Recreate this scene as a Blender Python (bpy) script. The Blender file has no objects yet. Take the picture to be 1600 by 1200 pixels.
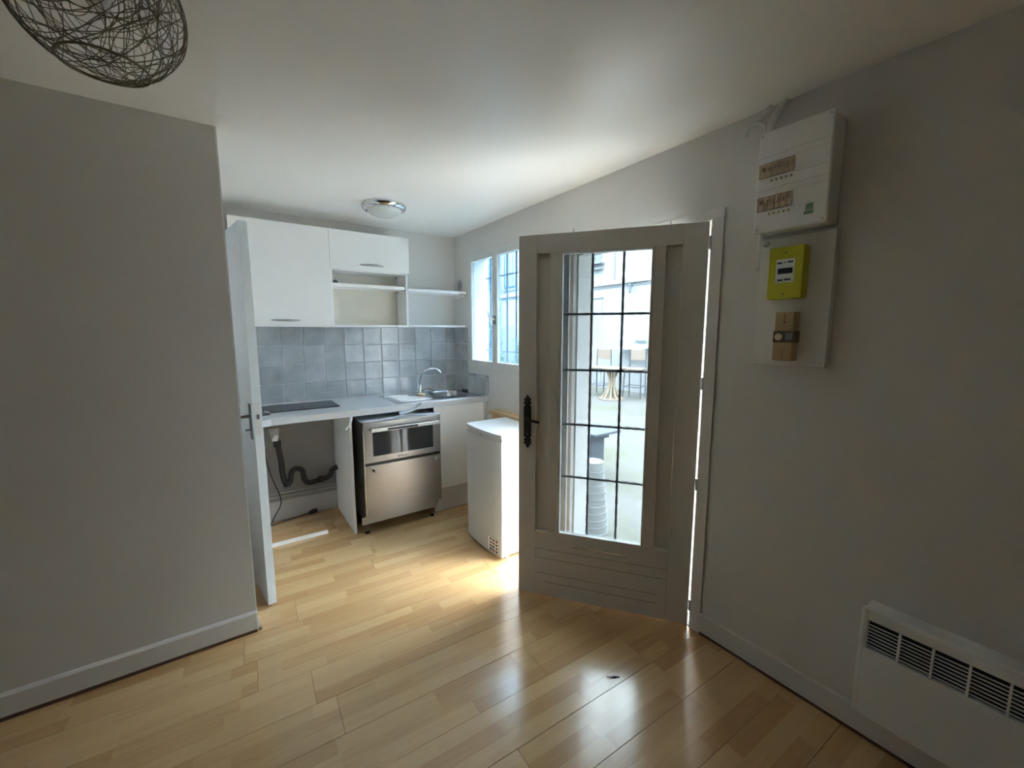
import bpy, bmesh, math, random
from mathutils import Vector, Matrix, Euler

random.seed(7)
scene = bpy.context.scene
COL = scene.collection

# ------------------------------------------------------------------ camera
cam_data = bpy.data.cameras.new('camera')
cam = bpy.data.objects.new('camera', cam_data)
COL.objects.link(cam)
cam_data.sensor_fit = 'HORIZONTAL'
cam_data.sensor_width = 36.0
cam_data.lens = 643.4 / 1600.0 * 36.0
cam_data.clip_start = 0.02
cam_data.clip_end = 200
YAW, PITCH, ROLL = math.radians(34.724), math.radians(7.223), math.radians(0.05)
cam.location = (0.0, 0.0, 1.45)
cam.rotation_euler = (Matrix.Rotation(-YAW, 3, 'Z') @ Matrix.Rotation(math.pi / 2 - PITCH, 3, 'X') @ Matrix.Rotation(-ROLL, 3, 'Z')).to_euler()
scene.camera = cam

# ------------------------------------------------------------------ sky and exposure
world = bpy.data.worlds.new('sky')
scene.world = world
world.use_nodes = True
bg = world.node_tree.nodes['Background']
bg.inputs[0].default_value = (0.86, 0.94, 1.0, 1)
bg.inputs[1].default_value = 9.0
scene.view_settings.view_transform = 'Standard'
scene.view_settings.look = 'None'
scene.view_settings.exposure = 3.0
scene.view_settings.gamma = 1.0
scene.view_settings.use_curve_mapping = False
scene.cycles.max_bounces = 14
scene.cycles.diffuse_bounces = 10
scene.cycles.glossy_bounces = 4
scene.cycles.transparent_max_bounces = 12
scene.cycles.use_denoising = True
scene.cycles.sample_clamp_indirect = 8.0

# ------------------------------------------------------------------ room numbers
XR, YB, YL, ZC = 1.790, 3.522, 2.228, 2.305      # right wall, kitchen wall, left wall, ceiling
XW, YF = -2.7, -2.2                              # walls behind and beside the camera
TH = 0.205                                       # thickness of the outer wall
DY0, DY1, DZ = 1.0445, 1.945, 1.935               # entrance opening
WY0, WY1, WZ0, WZ1 = 2.385, 3.242, 1.142, 2.096  # kitchen window opening

# ------------------------------------------------------------------ materials
def mat(name, color, rough=0.6, metal=0.0, var=0.06, vscale=6.0, bump=0.0, bscale=60.0, spec=0.5, coat=0.0, stretch=None):
    m = bpy.data.materials.new(name); m.use_nodes = True
    nt = m.node_tree; n = nt.nodes; l = nt.links
    b = n['Principled BSDF']
    b.inputs['Roughness'].default_value = rough
    b.inputs['Metallic'].default_value = metal
    b.inputs['Specular IOR Level'].default_value = spec
    b.inputs['Coat Weight'].default_value = coat
    tc = n.new('ShaderNodeTexCoord'); src = tc.outputs['Object']
    if stretch:
        mp = n.new('ShaderNodeMapping'); mp.inputs['Scale'].default_value = stretch
        l.new(src, mp.inputs[0]); src = mp.outputs[0]
    nz = n.new('ShaderNodeTexNoise'); nz.inputs['Scale'].default_value = vscale; nz.inputs['Detail'].default_value = 5
    l.new(src, nz.inputs['Vector'])
    mx = n.new('ShaderNodeMix'); mx.data_type = 'RGBA'
    c = Vector(color)
    mx.inputs[6].default_value = (*(c * (1 - var)), 1)
    mx.inputs[7].default_value = (*[min(1, x * (1 + var)) for x in c], 1)
    l.new(nz.outputs['Fac'], mx.inputs[0]); l.new(mx.outputs[2], b.inputs['Base Color'])
    if bump:
        nb = n.new('ShaderNodeTexNoise'); nb.inputs['Scale'].default_value = bscale; nb.inputs['Detail'].default_value = 4
        l.new(src, nb.inputs['Vector'])
        bp = n.new('ShaderNodeBump'); bp.inputs['Strength'].default_value = bump; bp.inputs['Distance'].default_value = 0.004
        l.new(nb.outputs['Fac'], bp.inputs['Height']); l.new(bp.outputs[0], b.inputs['Normal'])
    return m

def glass_mat(name, tint, gloss=0.08):
    m = bpy.data.materials.new(name); m.use_nodes = True
    nt = m.node_tree; n = nt.nodes; l = nt.links
    n.remove(n['Principled BSDF'])
    tr = n.new('ShaderNodeBsdfTransparent'); tr.inputs[0].default_value = (*tint, 1)
    gl = n.new('ShaderNodeBsdfGlossy'); gl.inputs['Roughness'].default_value = 0.02
    nz = n.new('ShaderNodeTexNoise'); nz.inputs['Scale'].default_value = 3
    tc = n.new('ShaderNodeTexCoord'); l.new(tc.outputs['Object'], nz.inputs['Vector'])
    mr = n.new('ShaderNodeMapRange'); mr.inputs[3].default_value = gloss * .7; mr.inputs[4].default_value = gloss * 1.3
    l.new(nz.outputs['Fac'], mr.inputs[0])
    mx = n.new('ShaderNodeMixShader')
    l.new(mr.outputs[0], mx.inputs[0]); l.new(tr.outputs[0], mx.inputs[1]); l.new(gl.outputs[0], mx.inputs[2])
    l.new(mx.outputs[0], n['Material Output'].inputs[0])
    return m

def laminate_mat(name='laminate'):
    m = bpy.data.materials.new(name); m.use_nodes = True
    nt = m.node_tree; n = nt.nodes; l = nt.links; b = n['Principled BSDF']
    def math_(op, a, bb=None):
        q = n.new('ShaderNodeMath'); q.operation = op
        for i, v in enumerate((a, bb)):
            if v is None: continue
            if isinstance(v, (int, float)): q.inputs[i].default_value = v
            else: l.new(v, q.inputs[i])
        return q.outputs[0]
    tc = n.new('ShaderNodeTexCoord'); sp = n.new('ShaderNodeSeparateXYZ'); l.new(tc.outputs['Object'], sp.inputs[0])
    oi = n.new('ShaderNodeObjectInfo')
    strip = math_('FLOOR', math_('DIVIDE', sp.outputs[1], 0.0634))
    wn0 = n.new('ShaderNodeTexWhiteNoise'); wn0.noise_dimensions = '2D'
    cb0 = n.new('ShaderNodeCombineXYZ'); l.new(strip, cb0.inputs[0]); l.new(math_('MULTIPLY', oi.outputs['Random'], 91.7), cb0.inputs[1])
    l.new(cb0.outputs[0], wn0.inputs['Vector'])
    xs = math_('ADD', sp.outputs[0], math_('MULTIPLY', wn0.outputs['Value'], 0.9))
    cell = math_('FLOOR', math_('DIVIDE', xs, 0.37))
    cb = n.new('ShaderNodeCombineXYZ'); l.new(strip, cb.inputs[0]); l.new(cell, cb.inputs[1]); l.new(math_('MULTIPLY', oi.outputs['Random'], 37.3), cb.inputs[2])
    wn = n.new('ShaderNodeTexWhiteNoise'); wn.noise_dimensions = '3D'; l.new(cb.outputs[0], wn.inputs['Vector'])
    # grain, shifted per strip piece
    mp = n.new('ShaderNodeMapping'); mp.inputs['Scale'].default_value = (2.2, 34, 1)
    va = n.new('ShaderNodeVectorMath'); va.operation = 'ADD'; l.new(tc.outputs['Object'], va.inputs[0])
    vs = n.new('ShaderNodeVectorMath'); vs.operation = 'SCALE'; vs.inputs[3].default_value = 13; l.new(wn.outputs['Color'], vs.inputs[0])
    l.new(vs.outputs[0], va.inputs[1]); l.new(va.outputs[0], mp.inputs[0])
    nz = n.new('ShaderNodeTexNoise'); nz.inputs['Scale'].default_value = 1.6; nz.inputs['Detail'].default_value = 6; nz.inputs['Roughness'].default_value = .62
    l.new(mp.outputs[0], nz.inputs['Vector'])
    fac = math_('ADD', math_('MULTIPLY', wn.outputs['Value'], .62), math_('MULTIPLY', math_('SUBTRACT', nz.outputs['Fac'], .3), .75))
    cr = n.new('ShaderNodeValToRGB'); l.new(fac, cr.inputs[0])
    e = cr.color_ramp.elements
    e[0].position = 0.0; e[0].color = (0.72, 0.495, 0.26, 1)
    e[1].position = 1.0; e[1].color = (0.48, 0.275, 0.115, 1)
    x = e.new(.45); x.color = (0.63, 0.415, 0.20, 1)
    l.new(cr.outputs[0], b.inputs['Base Color'])
    b.inputs['Roughness'].default_value = 0.2
    b.inputs['Specular IOR Level'].default_value = .6
    b.inputs['Coat Weight'].default_value = .55; b.inputs['Coat Roughness'].default_value = .19
    nb = n.new('ShaderNodeTexNoise'); nb.inputs['Scale'].default_value = 5; l.new(tc.outputs['Object'], nb.inputs['Vector'])
    bp = n.new('ShaderNodeBump'); bp.inputs['Strength'].default_value = .12; bp.inputs['Distance'].default_value = .01
    l.new(nb.outputs['Fac'], bp.inputs['Height']); l.new(bp.outputs[0], b.inputs['Normal'])
    return m

def tile_mat():
    m = bpy.data.materials.new('tile_glaze'); m.use_nodes = True
    nt = m.node_tree; n = nt.nodes; l = nt.links; b = n['Principled BSDF']
    tc = n.new('ShaderNodeTexCoord'); oi = n.new('ShaderNodeObjectInfo')
    va = n.new('ShaderNodeVectorMath'); va.operation = 'ADD'; l.new(tc.outputs['Object'], va.inputs[0]); l.new(oi.outputs['Location'], va.inputs[1])
    nz = n.new('ShaderNodeTexNoise'); nz.inputs['Scale'].default_value = 9; nz.inputs['Detail'].default_value = 5; l.new(va.outputs[0], nz.inputs['Vector'])
    ad = n.new('ShaderNodeMath'); ad.operation = 'MULTIPLY_ADD'; l.new(oi.outputs['Random'], ad.inputs[0]); ad.inputs[1].default_value = .35; l.new(nz.outputs['Fac'], ad.inputs[2])
    cr = n.new('ShaderNodeValToRGB'); l.new(ad.outputs[0], cr.inputs[0])
    cr.color_ramp.elements[0].position = .3; cr.color_ramp.elements[0].color = (.32, .345, .365, 1)
    cr.color_ramp.elements[1].position = 1.0; cr.color_ramp.elements[1].color = (.57, .60, .62, 1)
    l.new(cr.outputs[0], b.inputs['Base Color'])
    b.inputs['Roughness'].default_value = .17; b.inputs['Specular IOR Level'].default_value = .6
    nb = n.new('ShaderNodeTexNoise'); nb.inputs['Scale'].default_value = 7; l.new(va.outputs[0], nb.inputs['Vector'])
    bp = n.new('ShaderNodeBump'); bp.inputs['Strength'].default_value = .35; bp.inputs['Distance'].default_value = .02
    l.new(nb.outputs['Fac'], bp.inputs['Height']); l.new(bp.outputs[0], b.inputs['Normal'])
    return m

M = {}
M['wall'] = mat('wall_paint', (.70, .685, .655), .7, var=.02, vscale=2, bump=.12, bscale=90)
M['ceiling'] = mat('ceiling_paint', (.92, .91, .88), .38, var=.02, vscale=2, bump=.10, bscale=3)
M['trim'] = mat('trim_paint', (.72, .72, .70), .45, var=.03)
M['doorpaint'] = mat('door_paint', (.74, .72, .685), .42, var=.03, vscale=9, bump=.06, bscale=120)
M['doorgroove'] = mat('door_groove', (.30, .27, .23), .7)
M['bluedoor'] = mat('inner_door_paint', (.74, .80, .83), .45, var=.02)
M['laminate'] = laminate_mat()
M['subfloor'] = mat('subfloor', (.10, .065, .04), .9)
M['darkgap'] = mat('bare_wood_gap', (.13, .075, .045), .8, var=.3)
M['white'] = mat('white_melamine', (.88, .885, .88), .35, var=.015)
M['whiteplastic'] = mat('white_plastic', (.80, .82, .83), .35, var=.01)
M['fridgewhite'] = mat('fridge_white', (.62, .64, .645), .35, var=.01)
M['cream'] = mat('cream_panel', (.74, .71, .62), .5, var=.02)
M['greyplinth'] = mat('plinth_white', (.62, .62, .61), .5, var=.03)
M['worktop'] = mat('worktop_laminate', (.57, .575, .58), .38, var=.05, vscale=40)
M['shadewall'] = mat('shaded_recess_wall', (.33, .315, .29), .9, var=.12, vscale=4, bump=.2)  # wall tone darkened to carry the shade under the counter
M['shadewhite'] = mat('shaded_white_paint', (.46, .45, .42), .7, var=.15, vscale=7)  # white paint with the under-counter shade put into its colour
M['grout'] = mat('grout', (.74, .75, .75), .9, var=.05)
M['tile'] = tile_mat()
M['steel'] = mat('brushed_steel', (.37, .355, .34), .34, 1.0, var=.06, vscale=3, bump=.02, bscale=40, stretch=(1, 1, 14))
M['sinksteel'] = mat('sink_steel', (.50, .52, .54), .2, 1.0, var=.04)
M['chrome'] = mat('chrome', (.75, .76, .77), .12, 1.0, var=.02)
M['satin'] = mat('satin_nickel', (.24, .24, .25), .35, 1.0, var=.03)
M['silver'] = mat('silver_bar', (.68, .68, .67), .38, .7, var=.02)
M['handlemetal'] = mat('bow_handle_metal', (.42, .42, .42), .3, 1.0, var=.03)
M['black'] = mat('black_plastic', (.012, .012, .013), .45, var=.1)
M['hob'] = mat('black_glass', (.02, .022, .026), .12, var=.05)
M['ovenglass'] = mat('oven_glass', (.028, .03, .032), .06, var=.05)
M['iron'] = mat('black_iron', (.010, .009, .009), .6, var=.2)
M['griddle'] = mat('grille_iron', (.24, .25, .27), .5, .3, var=.2)
M['drain'] = mat('grey_pvc', (.03, .028, .025), .55, var=.15)
M['pipewhite'] = mat('painted_pipe', (.42, .41, .38), .5, var=.08)
M['pine'] = mat('pine', (.63, .44, .25), .55, var=.14, vscale=5, stretch=(14, 1, 14))
M['yellow'] = mat('lime_plastic', (.56, .57, .02), .45, var=.02)
M['brown'] = mat('tan_bakelite', (.42, .31, .15), .5, var=.05)
M['browndark'] = mat('dark_bakelite', (.10, .08, .05), .4, var=.1)
M['boardgrey'] = mat('painted_board', (.74, .73, .71), .6, var=.02)
M['breakerframe'] = mat('yellowed_frame', (.44, .35, .23), .5, var=.08)
M['rebate'] = mat('worn_rebate', (.27, .19, .15), .7, var=.3, vscale=3)
M['ivory'] = mat('aged_ivory', (.62, .52, .38), .5, var=.05)
M['lcd'] = mat('lcd', (.02, .022, .02), .2, var=.05)
M['ink'] = mat('dark_ink', (.06, .055, .055), .6, var=.1)
M['redink'] = mat('maroon_ink', (.23, .05, .05), .6, var=.1)
M['green'] = mat('green_sticker', (.10, .23, .14), .5, var=.05)
M['wire'] = mat('bronze_wire', (.19, .16, .11), .45, .5, var=.2)
M['bulb'] = mat('bulb_glass', (.80, .78, .72), .2, var=.02)
M['brass'] = mat('amber_socket', (.55, .36, .12), .35, .3, var=.1)
M['frost'] = mat('frosted_glass', (.66, .68, .66), .35, var=.02, coat=.4)
M['sponge'] = mat('beige_sponge', (.78, .58, .36), .9, var=.1, bump=.4)
M['stripmetal'] = mat('loose_metal_strip', (.62, .65, .70), .35, .3, var=.03)
M['glass'] = glass_mat('door_glass', (.385, .41, .42), .05)
M['wglass'] = glass_mat('window_glass', (.42, .50, .56), .05)
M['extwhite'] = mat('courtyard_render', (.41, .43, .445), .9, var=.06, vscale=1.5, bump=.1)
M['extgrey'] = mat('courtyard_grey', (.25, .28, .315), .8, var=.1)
M['ground'] = mat('courtyard_concrete', (.175, .171, .16), .9, var=.16, vscale=1.3, bump=.3, bscale=8)
def moss_ground(m):
    nt = m.node_tree; n = nt.nodes; l = nt.links; b = n['Principled BSDF']
    old = b.inputs['Base Color'].links[0].from_socket
    nz = n.new('ShaderNodeTexNoise'); nz.inputs['Scale'].default_value = .9; nz.inputs['Detail'].default_value = 6
    tc = n.new('ShaderNodeTexCoord'); l.new(tc.outputs['Object'], nz.inputs['Vector'])
    cr = n.new('ShaderNodeValToRGB'); cr.color_ramp.elements[0].position = .52; cr.color_ramp.elements[1].position = .66
    l.new(nz.outputs['Fac'], cr.inputs[0])
    mx = n.new('ShaderNodeMix'); mx.data_type = 'RGBA'; l.new(cr.outputs[0], mx.inputs[0]); l.new(old, mx.inputs[6]); mx.inputs[7].default_value = (.15, .152, .112, 1)
    l.new(mx.outputs[2], b.inputs['Base Color'])
moss_ground(M['ground'])
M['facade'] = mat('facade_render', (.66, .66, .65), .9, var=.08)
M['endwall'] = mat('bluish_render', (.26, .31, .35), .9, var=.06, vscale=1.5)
M['shutterblue'] = mat('blue_paint', (.08, .17, .30), .6, var=.1)
M['extdark'] = mat('courtyard_dark', (.09, .13, .14), .6, var=.1)
M['cane'] = mat('woven_cane', (.33, .27, .225), .7, var=.15, vscale=30)
M['canelight'] = mat('cane_bundle', (.42, .345, .26), .7, var=.12)
M['chairframe'] = mat('grey_chair_frame', (.10, .11, .13), .5, var=.1)
M['potwhite'] = mat('white_pot', (.33, .34, .34), .55, var=.03)
M['greyplast'] = mat('grey_plastic', (.13, .15, .18), .6, var=.05)
M['leaf'] = mat('leaf', (.12, .20, .12), .7, var=.3, vscale=20)

# ------------------------------------------------------------------ mesh helpers
class MB:
    """collects simple solids, build() links them as one mesh object"""
    def __init__(self): self.bm = bmesh.new(); self.bev = False
    def box(self, x0, x1, y0, y1, z0, z1, bevel=0.0, seg=2, mx=None):
        bm = self.bm
        g = bmesh.ops.create_cube(bm, size=1.0); vs = g['verts']
        S = Matrix.Diagonal((abs(x1 - x0), abs(y1 - y0), abs(z1 - z0), 1))
        T = Matrix.Translation(((x0 + x1) / 2, (y0 + y1) / 2, (z0 + z1) / 2))
        bmesh.ops.transform(bm, matrix=(mx or Matrix()) @ T @ S, verts=vs)
        if bevel:
            self.bev = True
            es = list({e for v in vs for e in v.link_edges})
            bmesh.ops.bevel(bm, geom=es, offset=bevel, segments=seg, profile=.5, affect='EDGES', clamp_overlap=True)
        return self
    def prism(self, pts, axis, a, b, mx=None):
        """2-D outline extruded along axis (0,1,2) from a to b"""
        bm = self.bm
        def P(p, t):
            q = [p[0], p[1]]; q.insert(axis, t); v = Vector(q)
            return (mx @ v) if mx else v
        lo = [bm.verts.new(P(p, a)) for p in pts]; hi = [bm.verts.new(P(p, b)) for p in pts]
        n = len(pts)
        bm.faces.new(lo); bm.faces.new(hi)
        for i in range(n): bm.faces.new((lo[i], lo[(i + 1) % n], hi[(i + 1) % n], hi[i]))
        return self
    def tube(self, pts, r, sides=8, closed=False, twist=0.0, cap=True, square=False):
        bm = self.bm; pts = [Vector(p) for p in pts]; n = len(pts); rings = []
        rr = r if isinstance(r, (list, tuple)) else [r] * n
        prev = None
        for i, p in enumerate(pts):
            if closed: t = pts[(i + 1) % n] - pts[i - 1]
            else: t = pts[min(i + 1, n - 1)] - pts[max(i - 1, 0)]
            t.normalize()
            if prev is None:
                u = t.orthogonal().normalized()
                if abs(t.z) > .9: u = Vector((1, 0, 0))
                elif abs(t.z) < .1: u = Vector((0, 0, 1))
                u = (u - t * u.dot(t)).normalized()
            else:
                u = (prev - t * prev.dot(t)).normalized()
            prev = u; w = t.cross(u); ring = []
            for k in range(sides):
                a = 2 * math.pi * k / sides + twist * i
                ring.append(bm.verts.new(p + (u * math.cos(a) + w * math.sin(a)) * rr[i]))
            rings.append(ring)
        m = n if closed else n - 1
        for i in range(m):
            A, B = rings[i], rings[(i + 1) % n]
            for k in range(sides): bm.faces.new((A[k], A[(k + 1) % sides], B[(k + 1) % sides], B[k]))
        if cap and not closed:
            bm.faces.new(rings[0]); bm.faces.new(rings[-1])
        return self
    def lathe(self, prof, c=(0, 0, 0), n=24, mx=None, sx=1, sy=1):
        bm = self.bm; rings = []
        for r, z in prof:
            ring = []
            for k in range(n):
                a = 2 * math.pi * k / n
                v = Vector((r * math.cos(a) * sx, r * math.sin(a) * sy, z))
                if mx: v = mx @ v
                ring.append(bm.verts.new(v + Vector(c)))
            rings.append(ring)
        for A, B in zip(rings, rings[1:]):
            for k in range(n): bm.faces.new((A[k], A[(k + 1) % n], B[(k + 1) % n], B[k]))
        bm.faces.new(rings[0]); bm.faces.new(rings[-1])
        return self
    def build(self, name, m, parent=None, smooth=False, origin=None):
        bm = self.bm
        bmesh.ops.recalc_face_normals(bm, faces=bm.faces[:])
        if origin is not None:
            bmesh.ops.translate(bm, vec=-Vector(origin), verts=bm.verts[:])
        me = bpy.data.meshes.new(name); bm.to_mesh(me); bm.free()
        if smooth:
            for p in me.polygons: p.use_smooth = True
            try: me.set_sharp_from_angle(angle=math.radians(40))
            except Exception: pass
        me.materials.append(M[m] if isinstance(m, str) else m)
        o = bpy.data.objects.new(name, me); COL.objects.link(o)
        if origin is not None: o.location = origin
        if smooth and self.bev:
            wn = o.modifiers.new('weighted_normal', 'WEIGHTED_NORMAL'); wn.keep_sharp = True; wn.weight = 100
        if parent is not None:
            o.parent = parent
            if origin is None: o.matrix_parent_inverse = Matrix.Translation(parent.location).inverted() if parent.type == 'EMPTY' or parent.location.length else Matrix()
        return o

def tag(o, label=None, cat=None, group=None, kind=None):
    if label: o['label'] = label
    if cat: o['category'] = cat
    if group: o['group'] = group
    if kind: o['kind'] = kind
    return o

def thing(name, loc, label, cat, group=None, kind=None):
    o = bpy.data.objects.new(name, None); COL.objects.link(o); o.location = loc
    o.empty_display_size = .05
    return tag(o, label, cat, group, kind)

def box(name, m, dims, parent=None, bevel=0.0, seg=2):
    return MB().box(*dims, bevel=bevel, seg=seg).build(name, m, parent, smooth=bevel > 0)

def struct(o, label=None): 
    o['kind'] = 'structure'
    if label: o['label'] = label
    return o

def link_part(o, parent, loc, rot=None):
    o.parent = parent; o.matrix_parent_inverse = Matrix(); o.location = Vector(loc) - parent.location
    if rot: o.rotation_euler = rot
    return o

def text_mesh(body, size, name, m, parent, mx, shear=0.0, extrude=.0006):
    cu = bpy.data.curves.new(name, 'FONT'); cu.body = body; cu.size = size; cu.extrude = extrude; cu.shear = shear
    cu.align_x = 'CENTER'; cu.align_y = 'CENTER'; cu.resolution_u = 3
    tmp = bpy.data.objects.new('tmp_text', cu); COL.objects.link(tmp)
    dg = bpy.context.evaluated_depsgraph_get()
    me = bpy.data.meshes.new_from_object(tmp.evaluated_get(dg)); me.name = name
    bpy.data.objects.remove(tmp); bpy.data.curves.remove(cu)
    me.transform(mx); me.materials.clear(); me.materials.append(M[m])
    o = bpy.data.objects.new(name, me); COL.objects.link(o)
    if parent is not None:
        o.parent = parent; o.matrix_parent_inverse = Matrix.Translation(parent.location).inverted()
    return o

def frame3(o, xa, ya):
    """matrix whose local x,y run along xa, ya from o"""
    xa = Vector(xa).normalized(); ya = Vector(ya).normalized(); za = xa.cross(ya)
    return Matrix(((xa.x, ya.x, za.x, o[0]), (xa.y, ya.y, za.y, o[1]), (xa.z, ya.z, za.z, o[2]), (0, 0, 0, 1)))

# ================================================================== THE ROOM SHELL
# right (outer) wall with door and window openings
b = MB()
x0, x1 = XR, XR + TH
zt = 2.55
for (ya, yb, za, zb) in ((YF - .2, DY0, -.15, zt), (DY0, DY1, DZ, zt), (DY1, WY0, -.15, zt), (WY0, WY1, -.15, WZ0), (WY0, WY1, WZ1, zt), (DY0, DY1, -.15, -.012)):
    b.box(x0, x1, ya, yb, za, zb)
b.box(x0, x0 + .045, WY1, YB + .2, -.15, zt); b.box(x0 + .045, x1, WY1 + .055, YB + .2, -.15, zt)
b.box(x0 + .045, x1, WY1, WY1 + .055, -.15, WZ0); b.box(x0 + .045, x1, WY1, WY1 + .055, WZ1, zt)
struct(b.build('wall_right', 'wall'), 'light grey painted wall with entrance door and kitchen window')
b = MB().box(XW - .1, XR, YB, YB + .15, -.02, zt)
wall_back = struct(b.build('wall_back', 'wall'), 'kitchen back wall behind the cabinets')
b = MB().box(XW - .1, .027, YL, YL + .105, 0, ZC)
struct(b.build('wall_left', 'wall'), 'plain light grey wall beside the kitchen recess')
b = MB().box(-.06, .018, 3.135, YB, 0, ZC).box(-.06, .018, YL + .105, 3.135, 1.995, ZC)
struct(b.build('wall_kitchen_side', 'wall'), 'short wall of the kitchen recess around the inner door')
struct(box('wall_west', 'wall', (XW - .12, XW, YF - .2, YL, -.02, zt)), 'wall at the far left of the room')
struct(box('wall_front', 'wall', (XW - .12, XR, YF - .15, YF, -.02, zt)), 'wall behind the viewpoint')
b = MB()
for (ya, yb, za, zb) in ((YL + .105, 2.75, -.02, zt), (2.95, YB, -.02, zt), (2.75, 2.95, -.02, 1.4), (2.75, 2.95, 1.6, zt)):  # the gap is an added, unseen window opening that lights the inner door
    b.box(-1.62, -1.5, ya, yb, za, zb)
struct(b.build('wall_side_room', 'wall'), 'outer wall of the small side room')
struct(box('ceiling', 'ceiling', (XW - .1, XR, YF - .1, YB + .02, ZC, ZC + .12)), 'white satin ceiling')

# floor: sub floor plus laminate planks, each its own piece
floor = struct(box('floor', 'subfloor', (XW - .1, XR + .02, YF - .1, YB + .02, -.06, -.0125)), 'light oak look laminate floor')
PW, PL, PA = .190, 1.285, math.radians(-2.3)
ca, sa = math.cos(PA), math.sin(PA)
def clip(poly, f):
    out = []
    for i, p in enumerate(poly):
        q = poly[(i + 1) % len(poly)]; fp, fq = f(p), f(q)
        if fp >= 0: out.append(p)
        if fp * fq < 0:
            t = fp / (fp - fq); out.append((p[0] + (q[0] - p[0]) * t, p[1] + (q[1] - p[1]) * t))
    return out
o0 = (1.438, 1.006)             # a corner where four planks meet
rng = random.Random(3)
for r in range(-19, 16):
    off = {0: 0.0, 1: -.42, -1: -.70}.get(r, rng.uniform(0, PL))
    for k in range(-6, 4):
        u0, u1 = off + k * PL, off + (k + 1) * PL
        g = .0003
        loc = [(u0 + g, r * PW + g), (u1 - g, r * PW + g), (u1 - g, (r + 1) * PW - g), (u0 + g, (r + 1) * PW - g)]
        wp = [(o0[0] + u * ca - v * sa, o0[1] + u * sa + v * ca) for u, v in loc]
        for f in (lambda p: p[0] - XW, lambda p: XR - .004 - p[0], lambda p: p[1] - YF, lambda p: YB - p[1]):
            if len(wp) > 2: wp = clip(wp, f)
        if len(wp) < 3: continue
        og = (o0[0] + u0 * ca - r * PW * sa, o0[1] + u0 * sa + r * PW * ca)
        def back(p): 
            dx, dy = p[0] - og[0], p[1] - og[1]
            return (dx * ca + dy * sa, -dx * sa + dy * ca)
        lp = [back(p) for p in wp]
        ar = abs(sum(lp[i][0] * lp[(i + 1) % len(lp)][1] - lp[(i + 1) % len(lp)][0] * lp[i][1] for i in range(len(lp)))) / 2
        if ar < .003: continue
        cx = sum(p[0] for p in lp) / len(lp); cy = sum(p[1] for p in lp) / len(lp)
        mb = MB(); bm = mb.bm
        bot = [bm.verts.new((p[0], p[1], -.012)) for p in lp]
        mid = [bm.verts.new((p[0], p[1], -.0012)) for p in lp]
        s = .0008
        top = [bm.verts.new((p[0] + (s if p[0] < cx else -s), p[1] + (s if p[1] < cy else -s), 0)) for p in lp]
        m_ = len(lp); bm.faces.new(bot); bm.faces.new(top)
        for A, B in ((bot, mid), (mid, top)):
            for i in range(m_): bm.faces.new((A[i], A[(i + 1) % m_], B[(i + 1) % m_], B[i]))
        pk = mb.build('plank', 'laminate', floor)
        pk.location = (og[0], og[1], rng.uniform(-.0004, .0004)); pk.rotation_euler = (rng.uniform(-.001, .001), 0, PA)

# baseboards
bl = thing('baseboard_left', (-1.3, 2.22, 0), 'grey painted baseboard along the left wall', 'baseboard', kind='structure')
bm_ = MB().prism([(2.216, .018), (2.228, .018), (2.228, .104), (2.223, .104), (2.216, .098)], 0, XW, .027)
bm_.build('board', 'trim', bl)
MB().prism([(2.2225, .0985), (2.228, .1005), (2.228, .109), (2.225, .108)], 0, XW, .0272).build('bead', 'white', bl)
box('bottom_gap', 'darkgap', (XW, .027, 2.219, 2.228, .0, .018), bl)
MB().prism([(.0345, 2.222), (.0475, 2.228), (.044, 2.262), (.0345, 2.262)], 2, 0, .010).build('splinter', 'darkgap', bl)
MB().prism([(.0345, .0), (.044, .002), (.039, .055), (.0345, .07)], 1, 2.236, 2.246).build('splinter', 'cream', bl)
box('return_board', 'white', (.0272, .0343, 2.2165, 2.333, .012, .10), bl)
br = thing('baseboard_right', (1.78, -.6, 0), 'grey painted baseboard along the right wall', 'baseboard', kind='structure')
MB().prism([(1.778, .016), (1.79, .016), (1.79, .109), (1.784, .109), (1.778, .102)], 1, YF, .985).build('board', 'wall', br)
box('bottom_gap', 'darkgap', (1.781, 1.79, YF, 1.034, 0, .016), br)
bb = thing('baseboard_back', (.4, 3.51, 0), 'white painted baseboard under the empty counter', 'baseboard', kind='structure')
box('board', 'shadewhite', (.02, .70, 3.505, 3.522, .006, .16), bb, .003)

# white strip imitating the lit corner face of the left wall, and light switch
struct(box('lit_edge_1', 'white', (.0272, .0335, YL - .0006, YL + .02, .108, ZC)), 'white strip standing in for the lit corner face of the left wall')
sw = thing('light_switch', (.03, 2.262, 1.10), 'small white light switch on the edge of the left wall', 'switch')
MB().box(.0272, .034, 2.235, 2.315, 1.095, 1.168, .003).build('plate', 'whiteplastic', sw, True)
MB().box(.034, .040, 2.255, 2.295, 1.11, 1.15, .003).build('rocker', 'whiteplastic', sw, True)

# ================================================================== ENTRANCE DOOR
HA = Vector((1.784, 1.049, 0)); HT = Vector((-.5984, .8012, 0)); HN = Vector((-.8012, -.5984, 0))   # hinge, along the door, towards the room
def dmat(): return Matrix(((HT.x, HN.x, 0, HA.x), (HT.y, HN.y, 0, HA.y), (0, 0, 1, 0), (0, 0, 0, 1)))
DM = dmat()                    # local: x along the door from the hinge, y towards the viewer's room, z up
door = thing('door_1', HA, 'cream painted glazed entrance door standing ajar', 'door', kind='structure')
def dbox(name, m, dims, bevel=.0, parent=None, seg=1):
    return MB().box(*dims, bevel=bevel, seg=seg, mx=DM).build(name, m, parent or door, bevel > 0)
T0 = -.042                     # door thickness towards outside
S_ = .002
dbox('stile', 'doorpaint', (0, .105, T0, 0, .006, 1.930), .002)
dbox('stile', 'doorpaint', (.784, .879, T0, 0, .006, 1.930), .002)
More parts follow.
